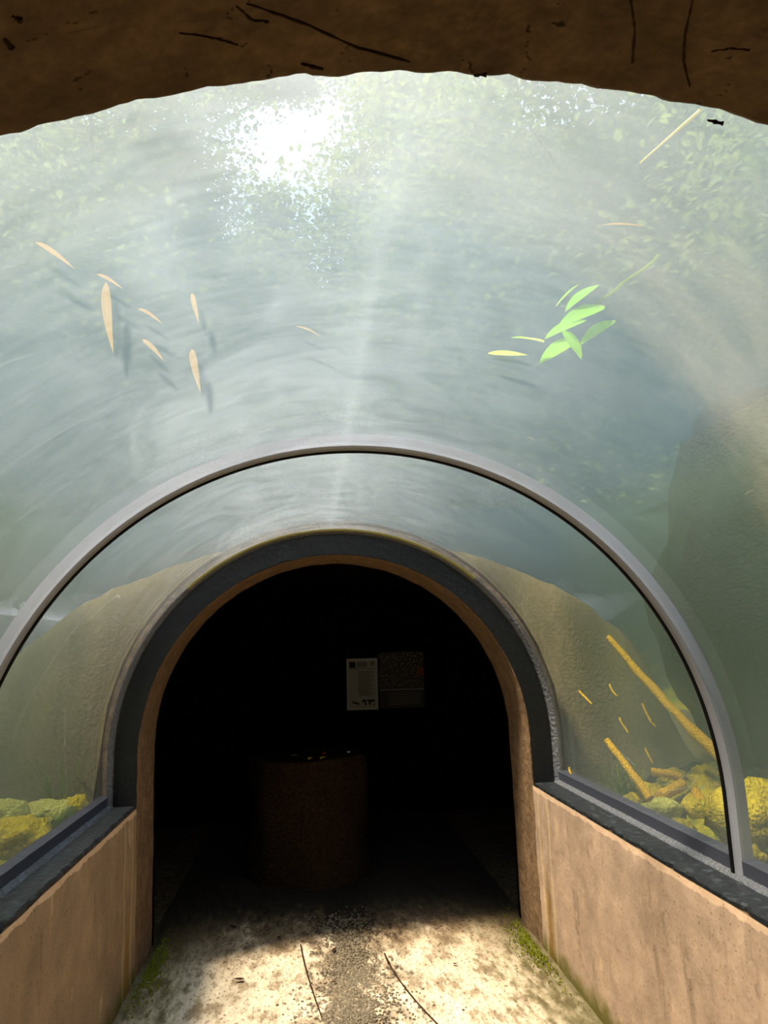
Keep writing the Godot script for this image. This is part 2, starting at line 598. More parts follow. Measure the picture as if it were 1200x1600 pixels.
# ---------------------------------------------------------------- structure
func build_shell() -> void:
	var wob := fnl(71, 9.0, 3)
	# floor slab
	var st := begin()
	var rows := []
	for i in 61:
		var z := lerpf(3.2, -7.4, i / 60.0)
		var row := PackedVector3Array()
		for j in 25:
			var x := lerpf(-RI - 0.03, RI + 0.03, j / 24.0)
			row.append(Vector3(x, 0.006 * wob.get_noise_2d(x * 0.3, z * 0.3), z))
		rows.append(row)
	sheet(st, rows, 0)
	add_box(st, Vector3(-2.6, -0.3, -7.6), Vector3(2.6, -0.02, 3.4))
	tag(obj("floor", done(st), M.floor), "worn pale concrete walkway floor with dark stains and chamber shade painted in", "floor", "", "structure")

	for s in [-1.0, 1.0]:
		st = begin()
		add_box(st, Vector3(minf(s * (RI + 0.03), s * 1.76), -0.02, -7.2), Vector3(maxf(s * (RI + 0.03), s * 1.76), 0.0, Z2))
		tag(obj("floor", done(st), M.side_floor), "brown floor at the %s side of the chamber" % ("left" if s < 0 else "right"), "floor", "", "structure")

	# low walls under the acrylic, ragged along their top edge
	for s in [-1.0, 1.0]:
		var side := "left" if s < 0 else "right"
		st = begin()
		rows = []
		var n := 150
		var lines := [[], [], []]
		for i in n + 1:
			var z := lerpf(Z0, Z1 - 0.02, float(i) / n)
			var chip := 0.006 * wob.get_noise_2d(z * 2.0, s * 9.0) + maxf(0.0, wob.get_noise_2d(z * 1.1 + 40, s)) * 0.016
			lines[0].append([z, chip])
		for k in 15:
			var y := lerpf(0.0, SILL - 0.012, k / 14.0)
			var row := PackedVector3Array()
			for i in n + 1:
				var z: float = lines[0][i][0]
				var c: float = lines[0][i][1] if k == 14 else (0.3 * lines[0][i][1] if k == 13 else 0.0)
				row.append(Vector3(s * (RI + 0.0035 * wob.get_noise_2d(z * 0.3, y * 0.3 + s * 5) + c * 0.7), y - c * 0.5, z))
			rows.append(row)
		var flipped := rows.duplicate()
		flipped.reverse()
		sheet(st, flipped, 0, s > 0)
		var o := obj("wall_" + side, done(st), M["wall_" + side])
		tag(o, "brown rendered low wall below the left glass, shade painted into its colour" if s < 0 else "tan rendered low wall below the right glass, sunlight painted into its colour", "wall", "", "structure")
		# the body of the wall
		st = begin()
		add_box(st, Vector3(minf(s * (RI + 0.012), s * 1.135), 0.0, Z1), Vector3(maxf(s * (RI + 0.012), s * 1.135), SILL - 0.02, Z0))
		obj("core", done(st), M.concrete, o)
		# black ledge on top, its inner edge uneven
		st = begin()
		rows = [PackedVector3Array(), PackedVector3Array(), PackedVector3Array(), PackedVector3Array()]
		for i in n + 1:
			var z: float = lines[0][i][0]
			var c: float = lines[0][i][1] + 0.003 * wob.get_noise_2d(z * 3.0, s)
			rows[0].append(Vector3(s * (RI + 0.008 + c), SILL - 0.03, z))
			rows[1].append(Vector3(s * (RI + 0.008 + c), SILL - 0.006, z))
			rows[2].append(Vector3(s * (RI + 0.014 + c), SILL, z))
			rows[3].append(Vector3(s * (R + 0.06), SILL, z))
		sheet(st, rows, -1, s < 0)
		var led := obj("trim_%d" % (1 if s < 0 else 2), done(st), M.black)
		tag(led, "black painted ledge along the foot of the left glass" if s < 0 else "black painted ledge along the foot of the right glass", "ledge", "", "structure")
		# grey sealant bead where the acrylic meets the ledge
		st = begin()
		rows = []
		var prof := [Vector2(R - 0.026, 0.0), Vector2(R - 0.022, 0.006), Vector2(R - 0.012, 0.009), Vector2(R - 0.005, 0.012), Vector2(R + 0.001, 0.016)]
		for q in prof:
			var row := PackedVector3Array()
			for i in n * 2 + 1:
				var z := lerpf(Z0, Z1, i / (n * 2.0))
				row.append(Vector3(s * (q.x + 0.003 * wob.get_noise_2d(z * 6.0, q.x * 30)), SILL + q.y, z))
			rows.append(row)
		sheet(st, rows, 0, s < 0)
		obj("sealant_bead", done(st), M.bead, led)
		# dark rubber channel that holds the foot of the acrylic
		st = begin()
		rows = []
		for q in [Vector2(R - 0.004, -0.01), Vector2(R - 0.004, 0.052), Vector2(R + 0.038, 0.056), Vector2(R + 0.038, -0.01)]:
			var row := PackedVector3Array()
			for i in n + 1:
				row.append(Vector3(s * q.x, SILL + q.y + 0.002 * wob.get_noise_2d(i * 0.4, s), lerpf(Z0, Z1, i / float(n))))
			rows.append(row)
		sheet(st, rows, -1, s < 0)
		obj("rubber_channel", done(st), M.channel, led)

	# concrete arch over the camera, its lip chipped
	var lip := fnl(77, 14.0, 4)
	var chipped := func(p: Vector3, k: int, t: float) -> Vector3:
		if k == 0 or k == 1:
			var c := lip.get_noise_2d(t * 5.0, 0.0)
			var amount := 0.0025 * c + 0.007 * maxf(0.0, lip.get_noise_2d(t * 2.4 + 7, 3.0) - 0.22)
			var out := Vector3(p.x, maxf(p.y - CY, 0.0), 0).normalized()
			return p + out * amount * (1.0 if k == 0 else 0.3) + Vector3(0, 0, amount)
		return p
	var front := obj("wall_front", arch_sweep([Vector2(RI + 0.004, Z0), Vector2(RI, Z0 + 0.006), Vector2(RI, Z0 + 0.1), Vector2(RI, 3.0), Vector2(1.5, 3.0), Vector2(1.5, Z0)], 0.0, 420, true, chipped), M.concrete)
	tag(front, "dark brown concrete entrance arch with a chipped lip overhead", "arch", "", "structure")
	var cracks := [[[385, 5], [470, 35], [560, 75], [640, 97]], [[280, 52], [330, 58], [372, 70]], [[370, 10], [395, 32], [420, 34]], [[985, 0], [992, 45], [988, 98]], [[1082, 0], [1070, 55], [1068, 95], [1078, 135]], [[1112, 80], [1140, 76], [1172, 78]], [[20, 26], [34, 32]], [[6, 60], [18, 74]], [[470, 100], [505, 108]], [[740, 118], [760, 116]], [[1105, 188], [1130, 193]]]
	for c in cracks:
		var pts := []
		for q in c:
			pts.append(under_arch(q[0], q[1]))
		st = begin()
		var fine := []
		for i in pts.size() - 1:
			for k in 6:
				fine.append(pts[i].lerp(pts[i + 1], k / 6.0) + Vector3(0, 0, 0.0012 * lip.get_noise_2d(i * 6 + k, c[0][0])))
		fine.append(pts[-1])
		tube(st, fine, 0.0009, 0.0022 if c.size() < 3 else 0.0012, 5, 0.5, int(c[0][0]))
		obj("crack", done(st), M.crack, front)
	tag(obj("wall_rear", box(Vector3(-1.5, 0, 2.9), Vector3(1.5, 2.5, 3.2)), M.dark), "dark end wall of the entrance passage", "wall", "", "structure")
	# far concrete arch (the reveal) and black frame
	var rough := func(p: Vector3, _k: int, t: float) -> Vector3:
		var c := 0.004 * lip.get_noise_2d(t * 2.0, p.z * 2.0)
		return p + Vector3(p.x, maxf(p.y - CY, 0.0), 0).normalized() * c
	tag(obj("wall_end", arch_sweep([Vector2(RI, Z1 - 0.012), Vector2(RI, Z2), Vector2(1.135, Z2), Vector2(1.135, Z1 - 0.012)], 0.0, 110, true, rough), M.concrete),
		"brown concrete arch leading into the dark chamber", "arch", "", "structure")
	var fr := obj("trim_3", arch_sweep([Vector2(RI + 0.004, Z1 - 0.02), Vector2(RI + 0.004, Z1), Vector2(R + 0.01, Z1 + 0.001), Vector2(R + 0.01, Z1 - 0.02)], SILL - 0.005, 96, true, rough), M.frame)
	tag(fr, "black painted arch frame round the dark chamber opening", "frame", "", "structure")
	obj("sealant_bead", arch_sweep([Vector2(R - 0.022, Z1 + 0.001), Vector2(R - 0.014, Z1 + 0.011), Vector2(R - 0.004, Z1 + 0.022), Vector2(R + 0.004, Z1 + 0.03), Vector2(R + 0.004, Z1)], SILL, 96, true, null, true), M.bead, fr)
	# thin algae-yellow line along the top of the bead: only over the crown
	st = begin()
	rows = []
	for q in [Vector2(R - 0.006, Z1 + 0.026), Vector2(R - 0.011, Z1 + 0.031), Vector2(R - 0.006, Z1 + 0.038), Vector2(R + 0.002, Z1 + 0.042)]:
		var row := PackedVector3Array()
		for i in 81:
			var t := lerpf(2.3, 0.85, i / 80.0)
			row.append(Vector3(q.x * cos(t), CY + q.x * sin(t), q.y))
		rows.append(row)
	sheet(st, rows, 0)
	tag(obj("algae_line", done(st), M.bead_algae, fr), "yellow algae-stained sealant line")

func acrylic_panel(idx: int, za: float, zb: float, label: String) -> void:
	var w := thing("window_%d" % idx, label, "acrylic panel")
	tag(w, "", "", "", "structure")
	var base := SILL - 0.04
	obj("acrylic_sheet", arch_sweep([Vector2(R, za), Vector2(R, zb), Vector2(R + 0.035, zb), Vector2(R + 0.035, za)], base, 120), M.acrylic, w)
	var film := func(r: float) -> ArrayMesh:
		var st := begin()
		var rows := []
		for k in 13:
			var row := PackedVector3Array()
			for p in arch(r, SILL, 120):
				row.append(Vector3(p.x, p.y, lerpf(za, zb, k / 12.0)))
			rows.append(row)
		sheet(st, rows, 0, true)
		return done(st)
	tag(obj("scratch_and_light_haze", film.call(R - 0.0015), M.film0, w), "whitish haze of fine scratches with crown brightness painted in", "", "", "stuff")
	tag(obj("algae_and_light_film", film.call(R + 0.0365), M.film1, w), "pale film of algae on the water side with crown brightness painted in", "", "", "stuff")

func build_acrylic() -> void:
	acrylic_panel(1, Z0, ZS + 0.024, "hazy clear acrylic vault panel nearest the entrance arch")
	acrylic_panel(2, ZS - 0.012, Z1, "hazy clear acrylic vault panel next to the dark opening")
	var g := thing("joint_seal", "thin grey and black arched joint between the two acrylic panels", "seal")
	obj("grey_seal", arch_sweep([Vector2(R - 0.003, ZS + 0.04), Vector2(R - 0.009, ZS + 0.034), Vector2(R - 0.011, ZS + 0.02), Vector2(R - 0.009, ZS + 0.004), Vector2(R + 0.036, ZS + 0.004), Vector2(R + 0.036, ZS + 0.034)], SILL, 120, true, null, false), M.gasket, g)
	obj("black_gasket", arch_sweep([Vector2(R - 0.013, ZS + 0.004), Vector2(R - 0.013, ZS - 0.012), Vector2(R + 0.036, ZS - 0.012), Vector2(R + 0.036, ZS + 0.004)], SILL, 120), M.rubber, g)

# ---------------------------------------------------------------- the pond
func bed_y(x: float, z: float) -> float:
	var a := absf(x) - 1.14
	return minf(0.66 + 0.16 * a + 0.07 * a * a, 2.3)

func water_box(lo: Vector3, hi: Vector3, density: float, colour: Color) -> void:
	var fog := FogVolume.new()
	fog.name = "water_layer"
	fog.shape = RenderingServer.FOG_VOLUME_SHAPE_BOX
	fog.size = hi - lo
	fog.position = (hi + lo) / 2.0
	var fm := FogMaterial.new()
	fm.density = density
	fm.albedo = colour
	fog.material = fm
	pond.add_child(fog, true)

func build_pond() -> void:
	var ro := R + 0.04
	pond = thing("pond_water", "murky grey-green pond water all round the acrylic tunnel", "water")
	tag(pond, "", "", "", "stuff")
	var teal := Color(0.345, 0.45, 0.465)
	var olive := Color(0.72, 0.74, 0.26)
	for s in [-1.0, 1.0]:
		water_box(Vector3(minf(s * ro, s * 2.4), 0.5, Z1), Vector3(maxf(s * ro, s * 2.4), CY + ro, Z0), 0.72, teal.lerp(olive, 0.27))
		water_box(Vector3(minf(s * 7.0, s * 2.4), 0.5, -10.0), Vector3(maxf(s * 7.0, s * 2.4), CY + ro, Z0), 1.0, teal)
		water_box(Vector3(minf(s * 1.46, s * 2.4), 1.82, -10.0), Vector3(maxf(s * 1.46, s * 2.4), CY + ro, Z1 - 0.1), 1.0, teal)
	water_box(Vector3(-7, CY + ro, Z1), Vector3(7, WATER, Z0), 1.0, teal)
	water_box(Vector3(-7, CY + ro + 0.06, -10.0), Vector3(7, WATER, Z1), 1.0, teal)
	var n := fnl(81, 0.9, 4)
	for s in [-1.0, 1.0]:
		var st := begin()
		var rows := []
		for i in 41:
			var row := PackedVector3Array()
			var x: float = s * lerpf(1.145, 8.5, pow(i / 40.0, 1.3))
			for j in 61:
				var z := lerpf(Z0, -10.5 if absf(x) > 2.4 else Z1, j / 60.0)
				row.append(Vector3(x, bed_y(x, z) + 0.05 * n.get_noise_2d(x, z) + 0.02 * n.get_noise_2d(x * 5, z * 5), z))
			rows.append(row)
		sheet(st, rows, 0, s > 0)
		tag(obj("ground", done(st), M.bed), "silty yellow pond bed sloping up beyond the left glass" if s < 0 else "silty yellow pond bed sloping up beyond the right glass", "pond bed", "", "structure")
	# silt mound heaped over and round the chamber
	var mst := begin()
	var mrows := []
	for i in 61:
		var row := PackedVector3Array()
		for j in 121:
			var x := lerpf(-4.2, 4.2, j / 120.0)
			var z := lerpf(Z1 - 0.012, -9.9, pow(i / 60.0, 1.7))
			var y := bed_y(x, z)
			var over := CY + SQ * sqrt(maxf(0.0, 1.86 * 1.86 - x * x)) + 0.03
			if absf(x) < 1.86:
				y = maxf(y, lerpf(y, over, soft(Z1, Z2 + 0.05, z - 0.12 * n.get_noise_2d(x * 2.0, z))))
			y += 0.03 * n.get_noise_2d(x, z) + 0.015 * n.get_noise_2d(x * 5, z * 5)
			if absf(x) < 1.15 and z > Z2 - 0.3:
				y = maxf(y, CY + sqrt(1.15 * 1.15 - x * x) * soft(Z2 - 0.5, Z2, z))
			row.append(Vector3(x, y, z))
		mrows.append(row)
	sheet(mst, mrows, 0)
	tag(obj("ground", done(mst), M.silt), "brown silt mound heaped round the arch of the dark chamber", "pond bed", "", "structure")
	# banks over both concrete blocks and round the pond
	var hst := begin()
	var hrows := []
	for i in 31:
		var row := PackedVector3Array()
		for j in 81:
			var a := lerpf(-2.1, 2.1, j / 80.0)
			var r := lerpf(5.6, 30.0, pow(i / 30.0, 1.2))
			var p := Vector3(sin(a) * maxf(r, 7.0 / maxf(absf(sin(a)), 0.62)), 0, -4.5 - cos(a) * r)
			var away := Vector2(p.x, p.z + 4.5).length()
			p.y = 2.5 + (12.0 + 8.0 * soft(0.04, 0.2, absf(a + 0.015))) * soft(9.0, 27.0, away) + 0.1 * n.get_noise_2d(p.x, p.z) + 1.4 * n.get_noise_2d(p.x * 0.2, p.z * 0.2) * soft(9.0, 14.0, away)
			row.append(p)
		hrows.append(row)
	sheet(hst, hrows, 0)
	tag(obj("ground", done(hst), M.soil), "planted bank rising to a wooded slope beyond the pond", "bank", "", "structure")
	hst = begin()
	hrows = []
	for i in 13:
		var row := PackedVector3Array()
		for j in 21:
			var x := lerpf(-8, 8, j / 20.0)
			var z := lerpf(6.0, -0.27, i / 12.0)
			row.append(Vector3(x, 2.57 + 0.05 * n.get_noise_2d(x, z), z))
		hrows.append(row)
	sheet(hst, hrows, 0)
	tag(obj("ground", done(hst), M.soil), "planted bank above the entrance passage", "bank", "", "structure")
	# retaining walls of the pond, either side of the arches
	for z in [[Z0 + 0.1, Z0 + 0.3, "concrete pond wall round the entrance arch"]]:
		tag(obj("wall_pond", arch_plate(1.499, 9.0, 0.0, 2.56, z[0], z[1]), M.concrete), z[2], "wall", "", "structure")
	var ws := PlaneMesh.new()
	ws.size = Vector2(20, 12)
	ws.subdivide_depth = 2
	var o := obj("water_surface", ws, M.surface)
	o.position = Vector3(0, WATER + 0.002, -4.3)
	tag(o, "rippled surface of the pond seen from below", "water", "", "structure")

	# stones on the bed
	var protos := []
	for i in 6:
		protos.append(rock(Vector3(0.09, 0.06, 0.075), 100 + i, 0.35, 18))
	var mats := [M.stone, M.stone_pale, M.stone, M.stone_dark]
	for i in 90:
		var s := -1.0 if i < 40 else 1.0
		var x := s * rng.randf_range(1.33, 2.2)
		var z := rng.randf_range(-3.85, -2.1)
		var k := rng.randf_range(0.35, 1.15)
		var b := obj("pond_stone", protos[i % 6], mats[rng.randi() % 4])
		b.position = Vector3(x, bed_y(x, z) + 0.02 * k, z)
		b.rotation = Vector3(rng.randf_range(-0.3, 0.3), rng.randf() * TAU, rng.randf_range(-0.3, 0.3))
		b.scale = Vector3(k, k, k)
		var where := "left" if s < 0 else "right"
		var look_of: String = {M.stone: "yellow algae-coated", M.stone_pale: "pale", M.stone_dark: "dark olive"}[b.material_override]
		var size_of := "small" if k < 0.6 else ("medium" if k < 0.9 else "large")
		tag(b, "%s %s stone on the pond bed outside the %s glass" % [size_of, look_of, where], "stone", "%s %s stones outside the %s glass" % [size_of, look_of, where])
	# larger named stones
	var big := [
		[1178, 1275, 2.75, Vector3(0.17, 0.13, 0.14), "large yellow boulder beyond the joint at the right edge", M.stone],
		[1128, 1232, 3.6, Vector3(0.10, 0.08, 0.08), "rounded yellow boulder just inside the joint beside the fallen branch", M.stone],
		[1090, 1275, 3.35, Vector3(0.055, 0.04, 0.05), "small pale shining stone below the forked wood piece", M.stone_pale],
		[30, 1310, 3.2, Vector3(0.14, 0.08, 0.1), "flat yellow stone low behind the left glass", M.stone],
		[8, 1275, 3.3, Vector3(0.1, 0.06, 0.08), "pale stone at the left edge above the flat yellow stone", M.stone_pale],
		[118, 1262, 3.55, Vector3(0.06, 0.05, 0.06), "small yellow stone nearest the left end of the black frame", M.stone],
		[75, 1275, 3.5, Vector3(0.12, 0.07, 0.1), "pale green stone beside the left water weed", M.stone_pale],
	]
	for b in big:
		var p := obj("pond_boulder", rock(b[3], 200 + int(b[0]), 0.3, 24), b[5])
		p.position = spot(b[0], b[1], b[2])
		tag(p, b[4], "stone")
	# dark mass added in place of the arch reflected in the right glass
	var db := obj("arch_reflection_shape", rock(Vector3(0.65, 0.88, 0.8), 77, 0.16, 48), M.boulder)
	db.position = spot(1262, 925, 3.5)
	tag(db, "dark shape added for the arch reflection in the upper right glass", "rock")
	# sunken wood
	var wood := [
		[950, 995, 4.0, 1136, 1194, 3.25, 0.016, 0.026, "long yellow sunken branch leaning behind the right glass"],
		[948, 1157, 3.75, 1016, 1248, 3.45, 0.016, 0.020, "shorter thin sunken stick below the long branch"],
		[1030, 1245, 3.4, 1066, 1226, 3.5, 0.026, 0.026, "stubby pale log piece lying between the stones"],
		[1018, 1206, 3.7, 1064, 1214, 3.65, 0.020, 0.018, "short log piece lying above the stubby pale one"],
		[1086, 1236, 3.3, 1108, 1272, 3.2, 0.020, 0.026, "short bent wood piece standing in front of the boulder"],
		[1152, 1230, 3.1, 1174, 1247, 3.1, 0.018, 0.015, "bright yellow stick end just beyond the joint"],
	]
	for i in wood.size():
		var w: Array = wood[i]
		var a := spot(w[0], w[1], w[2])
		var b := spot(w[3], w[4], w[5])
		var st := begin()
		tube(st, curve(a, b, 14, a.distance_to(b) * 0.03, 300 + i), w[6], w[7], 9, 0.12, i)
		tag(obj("sunken_branch", done(st), M.wood), w[8], "branch")
	var straws := [[905, 1080, 925, 1100, "thin yellow straw high on the slope right of the frame"], [952, 1070, 965, 1088, "short yellow straw under the top of the long branch"], [1003, 1100, 1024, 1135, "thin yellow straw below the middle of the long branch"], [968, 1122, 982, 1145, "thin yellow straw above the shorter stick"], [1008, 1170, 1020, 1192, "thin straw between the shorter stick and the long branch"], [890, 1200, 897, 1216, "short orange straw at the foot of the black frame"]]
	for i in straws.size():
		var w: Array = straws[i]
		var st := begin()
		tube(st, curve(spot(w[0], w[1], 3.85), spot(w[2], w[3], 3.72), 6, 0.015, 340 + i), 0.006, 0.004, 6, 0.1, i)
		tag(obj("straw", done(st), M.wood), w[4], "straw")
	# water weed: tufts of narrow blades
	var weeds := [[100, 1250, 3.75, 0.3, "tall water weed by the left end of the frame"], [975, 1225, 3.75, 0.16, "low water weed right of the black frame"], [1150, 1330, 2.9, 0.12, "small water weed at the foot of the joint"], [90, 1290, 3.4, 0.14, "low water weed among the left stones"]]
	for i in weeds.size():
		var w: Array = weeds[i]
		var root := spot(w[0], w[1], w[2])
		root.y = bed_y(root.x, root.z)
		var st := begin()
		for k in 46:
			var ang := rng.randf() * TAU
			var h: float = w[3] * rng.randf_range(0.5, 1.1)
			var foot := root + Vector3(cos(ang), 0, sin(ang)) * rng.randf_range(0, 0.07)
			tube(st, curve(foot, foot + Vector3(cos(ang) * h * 0.4, h, sin(ang) * h * 0.4), 4, 0.03, 900 + i * 50 + k), 0.004, 0.0015, 4)
		tag(obj("water_weed", done(st), M.weed), w[4], "plant")
	# leaf resting on the outer face of the acrylic, and the leafy spray behind it
	var lf := obj("fallen_leaf", leaf(0.085, 0.026, 0.05, 0.12, 8), M.bright_leaf)
	var p0 := spot(762, 552, 1.66)
	var p1 := spot(820, 552, 1.66)
	lf.position = p0
	var ax := (p1 - p0).normalized()
	var nn := Vector3(p0.x, p0.y - CY, 0).normalized()
	lf.basis = Basis(ax, (nn - ax * nn.dot(ax)).normalized(), ax.cross((nn - ax * nn.dot(ax)).normalized()))
	tag(lf, "bright green pointed leaf lying on the vault, alone left of the leafy spray", "leaf")
	var bits := [
		[55, 378, 108, 405, "long tan dead leaf drifting at the upper left of the vault"], [150, 428, 186, 440, "tan leaf shred beside the long tan dead leaf"], [166, 440, 166, 525, "narrow upright tan leaf shred on the left of the vault"],
		[215, 482, 248, 494, "curled tan leaf bit right of the upright shred"], [222, 530, 250, 550, "curled tan leaf bit below the other curled bit"], [300, 458, 306, 490, "short tan leaf bit in the upper middle left of the vault"], [300, 545, 306, 592, "upright tan leaf bit above the left of the joint"],
		[460, 510, 500, 516, "pale leaf bit near the middle of the vault"], [930, 484, 946, 472, "orange leaf bit just right of the leafy spray"], [1002, 372, 1018, 364, "orange leaf bit above the leafy spray"], [820, 682, 836, 684, "small pale leaf bit just above the joint"], [1164, 772, 1178, 764, "small pinkish leaf bit in front of the dark arch reflection"],
		[940, 352, 1010, 345, "long tan dead leaf under the reed stalk on the right"]]
	for i in bits.size():
		var b: Array = bits[i]
		var a0 := on_vault(b[0], b[1], 0.03)
		var a1 := on_vault(b[2], b[3], 0.05)
		var scrap := obj("dead_leaf", leaf(1.0, 0.075, 0.16, 0.6, 8), M.dead_leaf)
		var x := a1 - a0
		var up := Vector3(a0.x, a0.y - CY, 0).normalized()
		up = (up - x * up.dot(x) / x.length_squared()).normalized()
		scrap.transform = Transform3D(Basis(x, up * x.length(), x.cross(up)), a0)
		tag(scrap, b[4], "leaf")
	var rst := begin()
	tube(rst, curve(on_vault(1095, 172, 0.06), on_vault(1000, 255, 0.06), 10, 0.004, 77), 0.0024, 0.001, 6)
	tag(obj("reed_stalk", done(rst), M.straw), "thin straight yellow reed stalk lying on the upper right vault", "reed")
	var sp := thing("leafy_spray", "bright green leafy spray hanging in the water on the right", "plant")
	var stem := curve(spot(1030, 400, 2.45), spot(862, 522, 2.18), 10, 0.05, 411)
	var sst := begin()
	tube(sst, stem, 0.006, 0.003, 6)
	obj("stem", done(sst), M.weed, sp)
	var lm := leaf(1.0, 0.42, 0.12, 0.2, 8)
	var ends := [[935, 445, 880, 478, 2.3], [945, 478, 872, 500, 2.25], [960, 500, 905, 530, 2.3], [915, 500, 850, 520, 2.2], [900, 528, 842, 560, 2.15], [880, 515, 912, 556, 2.1], [868, 480, 900, 440, 2.1], [850, 535, 800, 520, 2.1]]
	for i in ends.size():
		var q: Array = ends[i]
		var a := spot(q[0], q[1], q[4])
		var b := spot(q[2], q[3], q[4] - 0.06)
		var l := obj("leaf", lm, M.bright_leaf, sp)
		var x := b - a
		var up := Vector3(rng.randf_range(-0.4, 0.4), 1, rng.randf_range(0.2, 0.9))
		up = (up - x * up.dot(x) / x.length_squared()).normalized()
		l.transform = Transform3D(Basis(x, up * x.length(), x.cross(up)), a)

# ---------------------------------------------------------------- trees beyond the pond
func leafy(count: int, centre: Vector3, rad: Vector3, size: float, sd: int, parent: Node, m: Material) -> void:
	var rr := RandomNumberGenerator.new()
	rr.seed = sd
	var clumps := []
	for i in 44:
		var d := Vector3(rr.randfn(), rr.randfn(), rr.randfn()).normalized() * pow(rr.randf(), 0.4)
		clumps.append(centre + d * rad)
	var mm := MultiMesh.new()
	mm.transform_format = MultiMesh.TRANSFORM_3D
	mm.mesh = leaf_mesh
	mm.instance_count = count
	for i in count:
		var c: Vector3 = clumps[rr.randi() % 44]
		var p := c + Vector3(rr.randfn(), rr.randfn() * 0.6, rr.randfn()) * rad * 0.16
		var b := Basis.from_euler(Vector3(rr.randf_range(-0.9, 0.9), rr.randf() * TAU, rr.randf_range(-0.9, 0.9)))
		mm.set_instance_transform(i, Transform3D(b.scaled(Vector3.ONE * size * rr.randf_range(0.6, 1.3)), p))
	var o := MultiMeshInstance3D.new()
	o.name = "foliage"
	o.multimesh = mm
	o.material_override = m
	parent.add_child(o, true)
	tag(o, "", "", "", "stuff")

func tree(at: Vector3, crown: Vector3, rad: Vector3, count: int, size: float, label: String, m: Material, sd: int) -> void:
	var t := thing("tree", label, "tree", Vector3.ZERO, "trees beyond the pond")
	var st := begin()
	var trunk := curve(at, crown, 8, 0.3, sd)
	tube(st, trunk, 0.2, 0.07, 9, 0.08, sd)
	obj("trunk", done(st), M.bark, t)
	var rr := RandomNumberGenerator.new()
	rr.seed = sd + 1
	for i in 7:
		st = begin()
		var from: Vector3 = trunk[3 + i % 5]
		var to := crown + Vector3(rr.randf_range(-1, 1), rr.randf_range(-0.5, 0.9), rr.randf_range(-1, 1)) * rad
		tube(st, curve(from, to, 6, 0.25, sd * 7 + i), 0.06, 0.015, 6)
		obj("branch", done(st), M.bark, t)
	leafy(count, crown, rad, size, sd, t, m)

func build_trees() -> void:
	leaf_mesh = leaf(1.0, 0.6, 0.2, 0.25, 3)
	var list := [
		[Vector3(-6.5, 2.8, -12.0), Vector3(-5.8, 8.5, -11.0), Vector3(4.6, 5.4, 2.6), 56000, 0.13, "broad leafy tree beyond the pond up to the left", M.leaf],
		[Vector3(6.0, 2.8, -12.0), Vector3(5.6, 8.5, -11.0), Vector3(4.6, 5.4, 2.6), 56000, 0.13, "broad leafy tree beyond the pond up to the right", M.leaf],
		[Vector3(2.6, 3.2, -17), Vector3(3.15, 10.5, -16.5), Vector3(2.7, 7.0, 2.0), 50000, 0.15, "slender tree behind the chamber, right of the bright sky gap", M.leaf2],
		[Vector3(-3.6, 3.2, -18), Vector3(-4.3, 11.0, -17), Vector3(3.0, 7.5, 2.0), 50000, 0.15, "slender tree behind the chamber, left of the bright sky gap", M.leaf2],
		[Vector3(0.6, 6.0, -21.5), Vector3(-0.4, 9.8, -21), Vector3(3.0, 4.9, 1.6), 60000, 0.17, "dense tree seen under the bright sky gap", M.leaf],
		[Vector3(-6.5, 17.0, -26), Vector3(-0.8, 22.8, -23), Vector3(4.4, 3.4, 2.0), 40000, 0.2, "tall tree whose crown closes over the bright sky gap", M.leaf],
		[Vector3(9.5, 2.8, -5.5), Vector3(7.2, 6.8, -5.0), Vector3(3.2, 3.9, 3.6), 50000, 0.12, "leafy tree overhanging the right bank of the pond", M.leaf3],
		[Vector3(-9.5, 2.8, -5.0), Vector3(-8.2, 6.5, -5.0), Vector3(2.8, 3.6, 3.6), 46000, 0.12, "leafy tree on the left bank of the pond", M.leaf],
	]
	for i in list.size():
		var t: Array = list[i]
		tree(t[0], t[1], t[2], t[3], t[4], t[5], t[6], 500 + i * 13)
	# dense shrubs along the far edge of the pond
	var names := ["dense dark shrub on the far bank, farthest left", "dense shrub on the far bank under the left tree", "dense shrub on the far bank behind the chamber", "dense shrub on the far bank under the right tree", "dense dark shrub on the far bank, farthest right"]
	for i in 5:
		var x := -8.0 + 4.0 * i
		var b := thing("shrub", names[i], "shrub", Vector3.ZERO, "shrubs along the far bank")
		var st := begin()
		for k in 5:
			var foot := Vector3(x + rng.randf_range(-0.5, 0.5), 2.5, -11.2)
			tube(st, curve(foot, foot + Vector3(rng.randf_range(-1, 1), 1.6, rng.randf_range(-0.4, 0.4)), 5, 0.1, 800 + i * 7 + k), 0.05, 0.02, 6)
		obj("stems", done(st), M.bark, b)
		leafy(26000, Vector3(x, 3.9, -11.2), Vector3(2.4, 1.6, 0.9), 0.14, 700 + i, b, M.leaf)

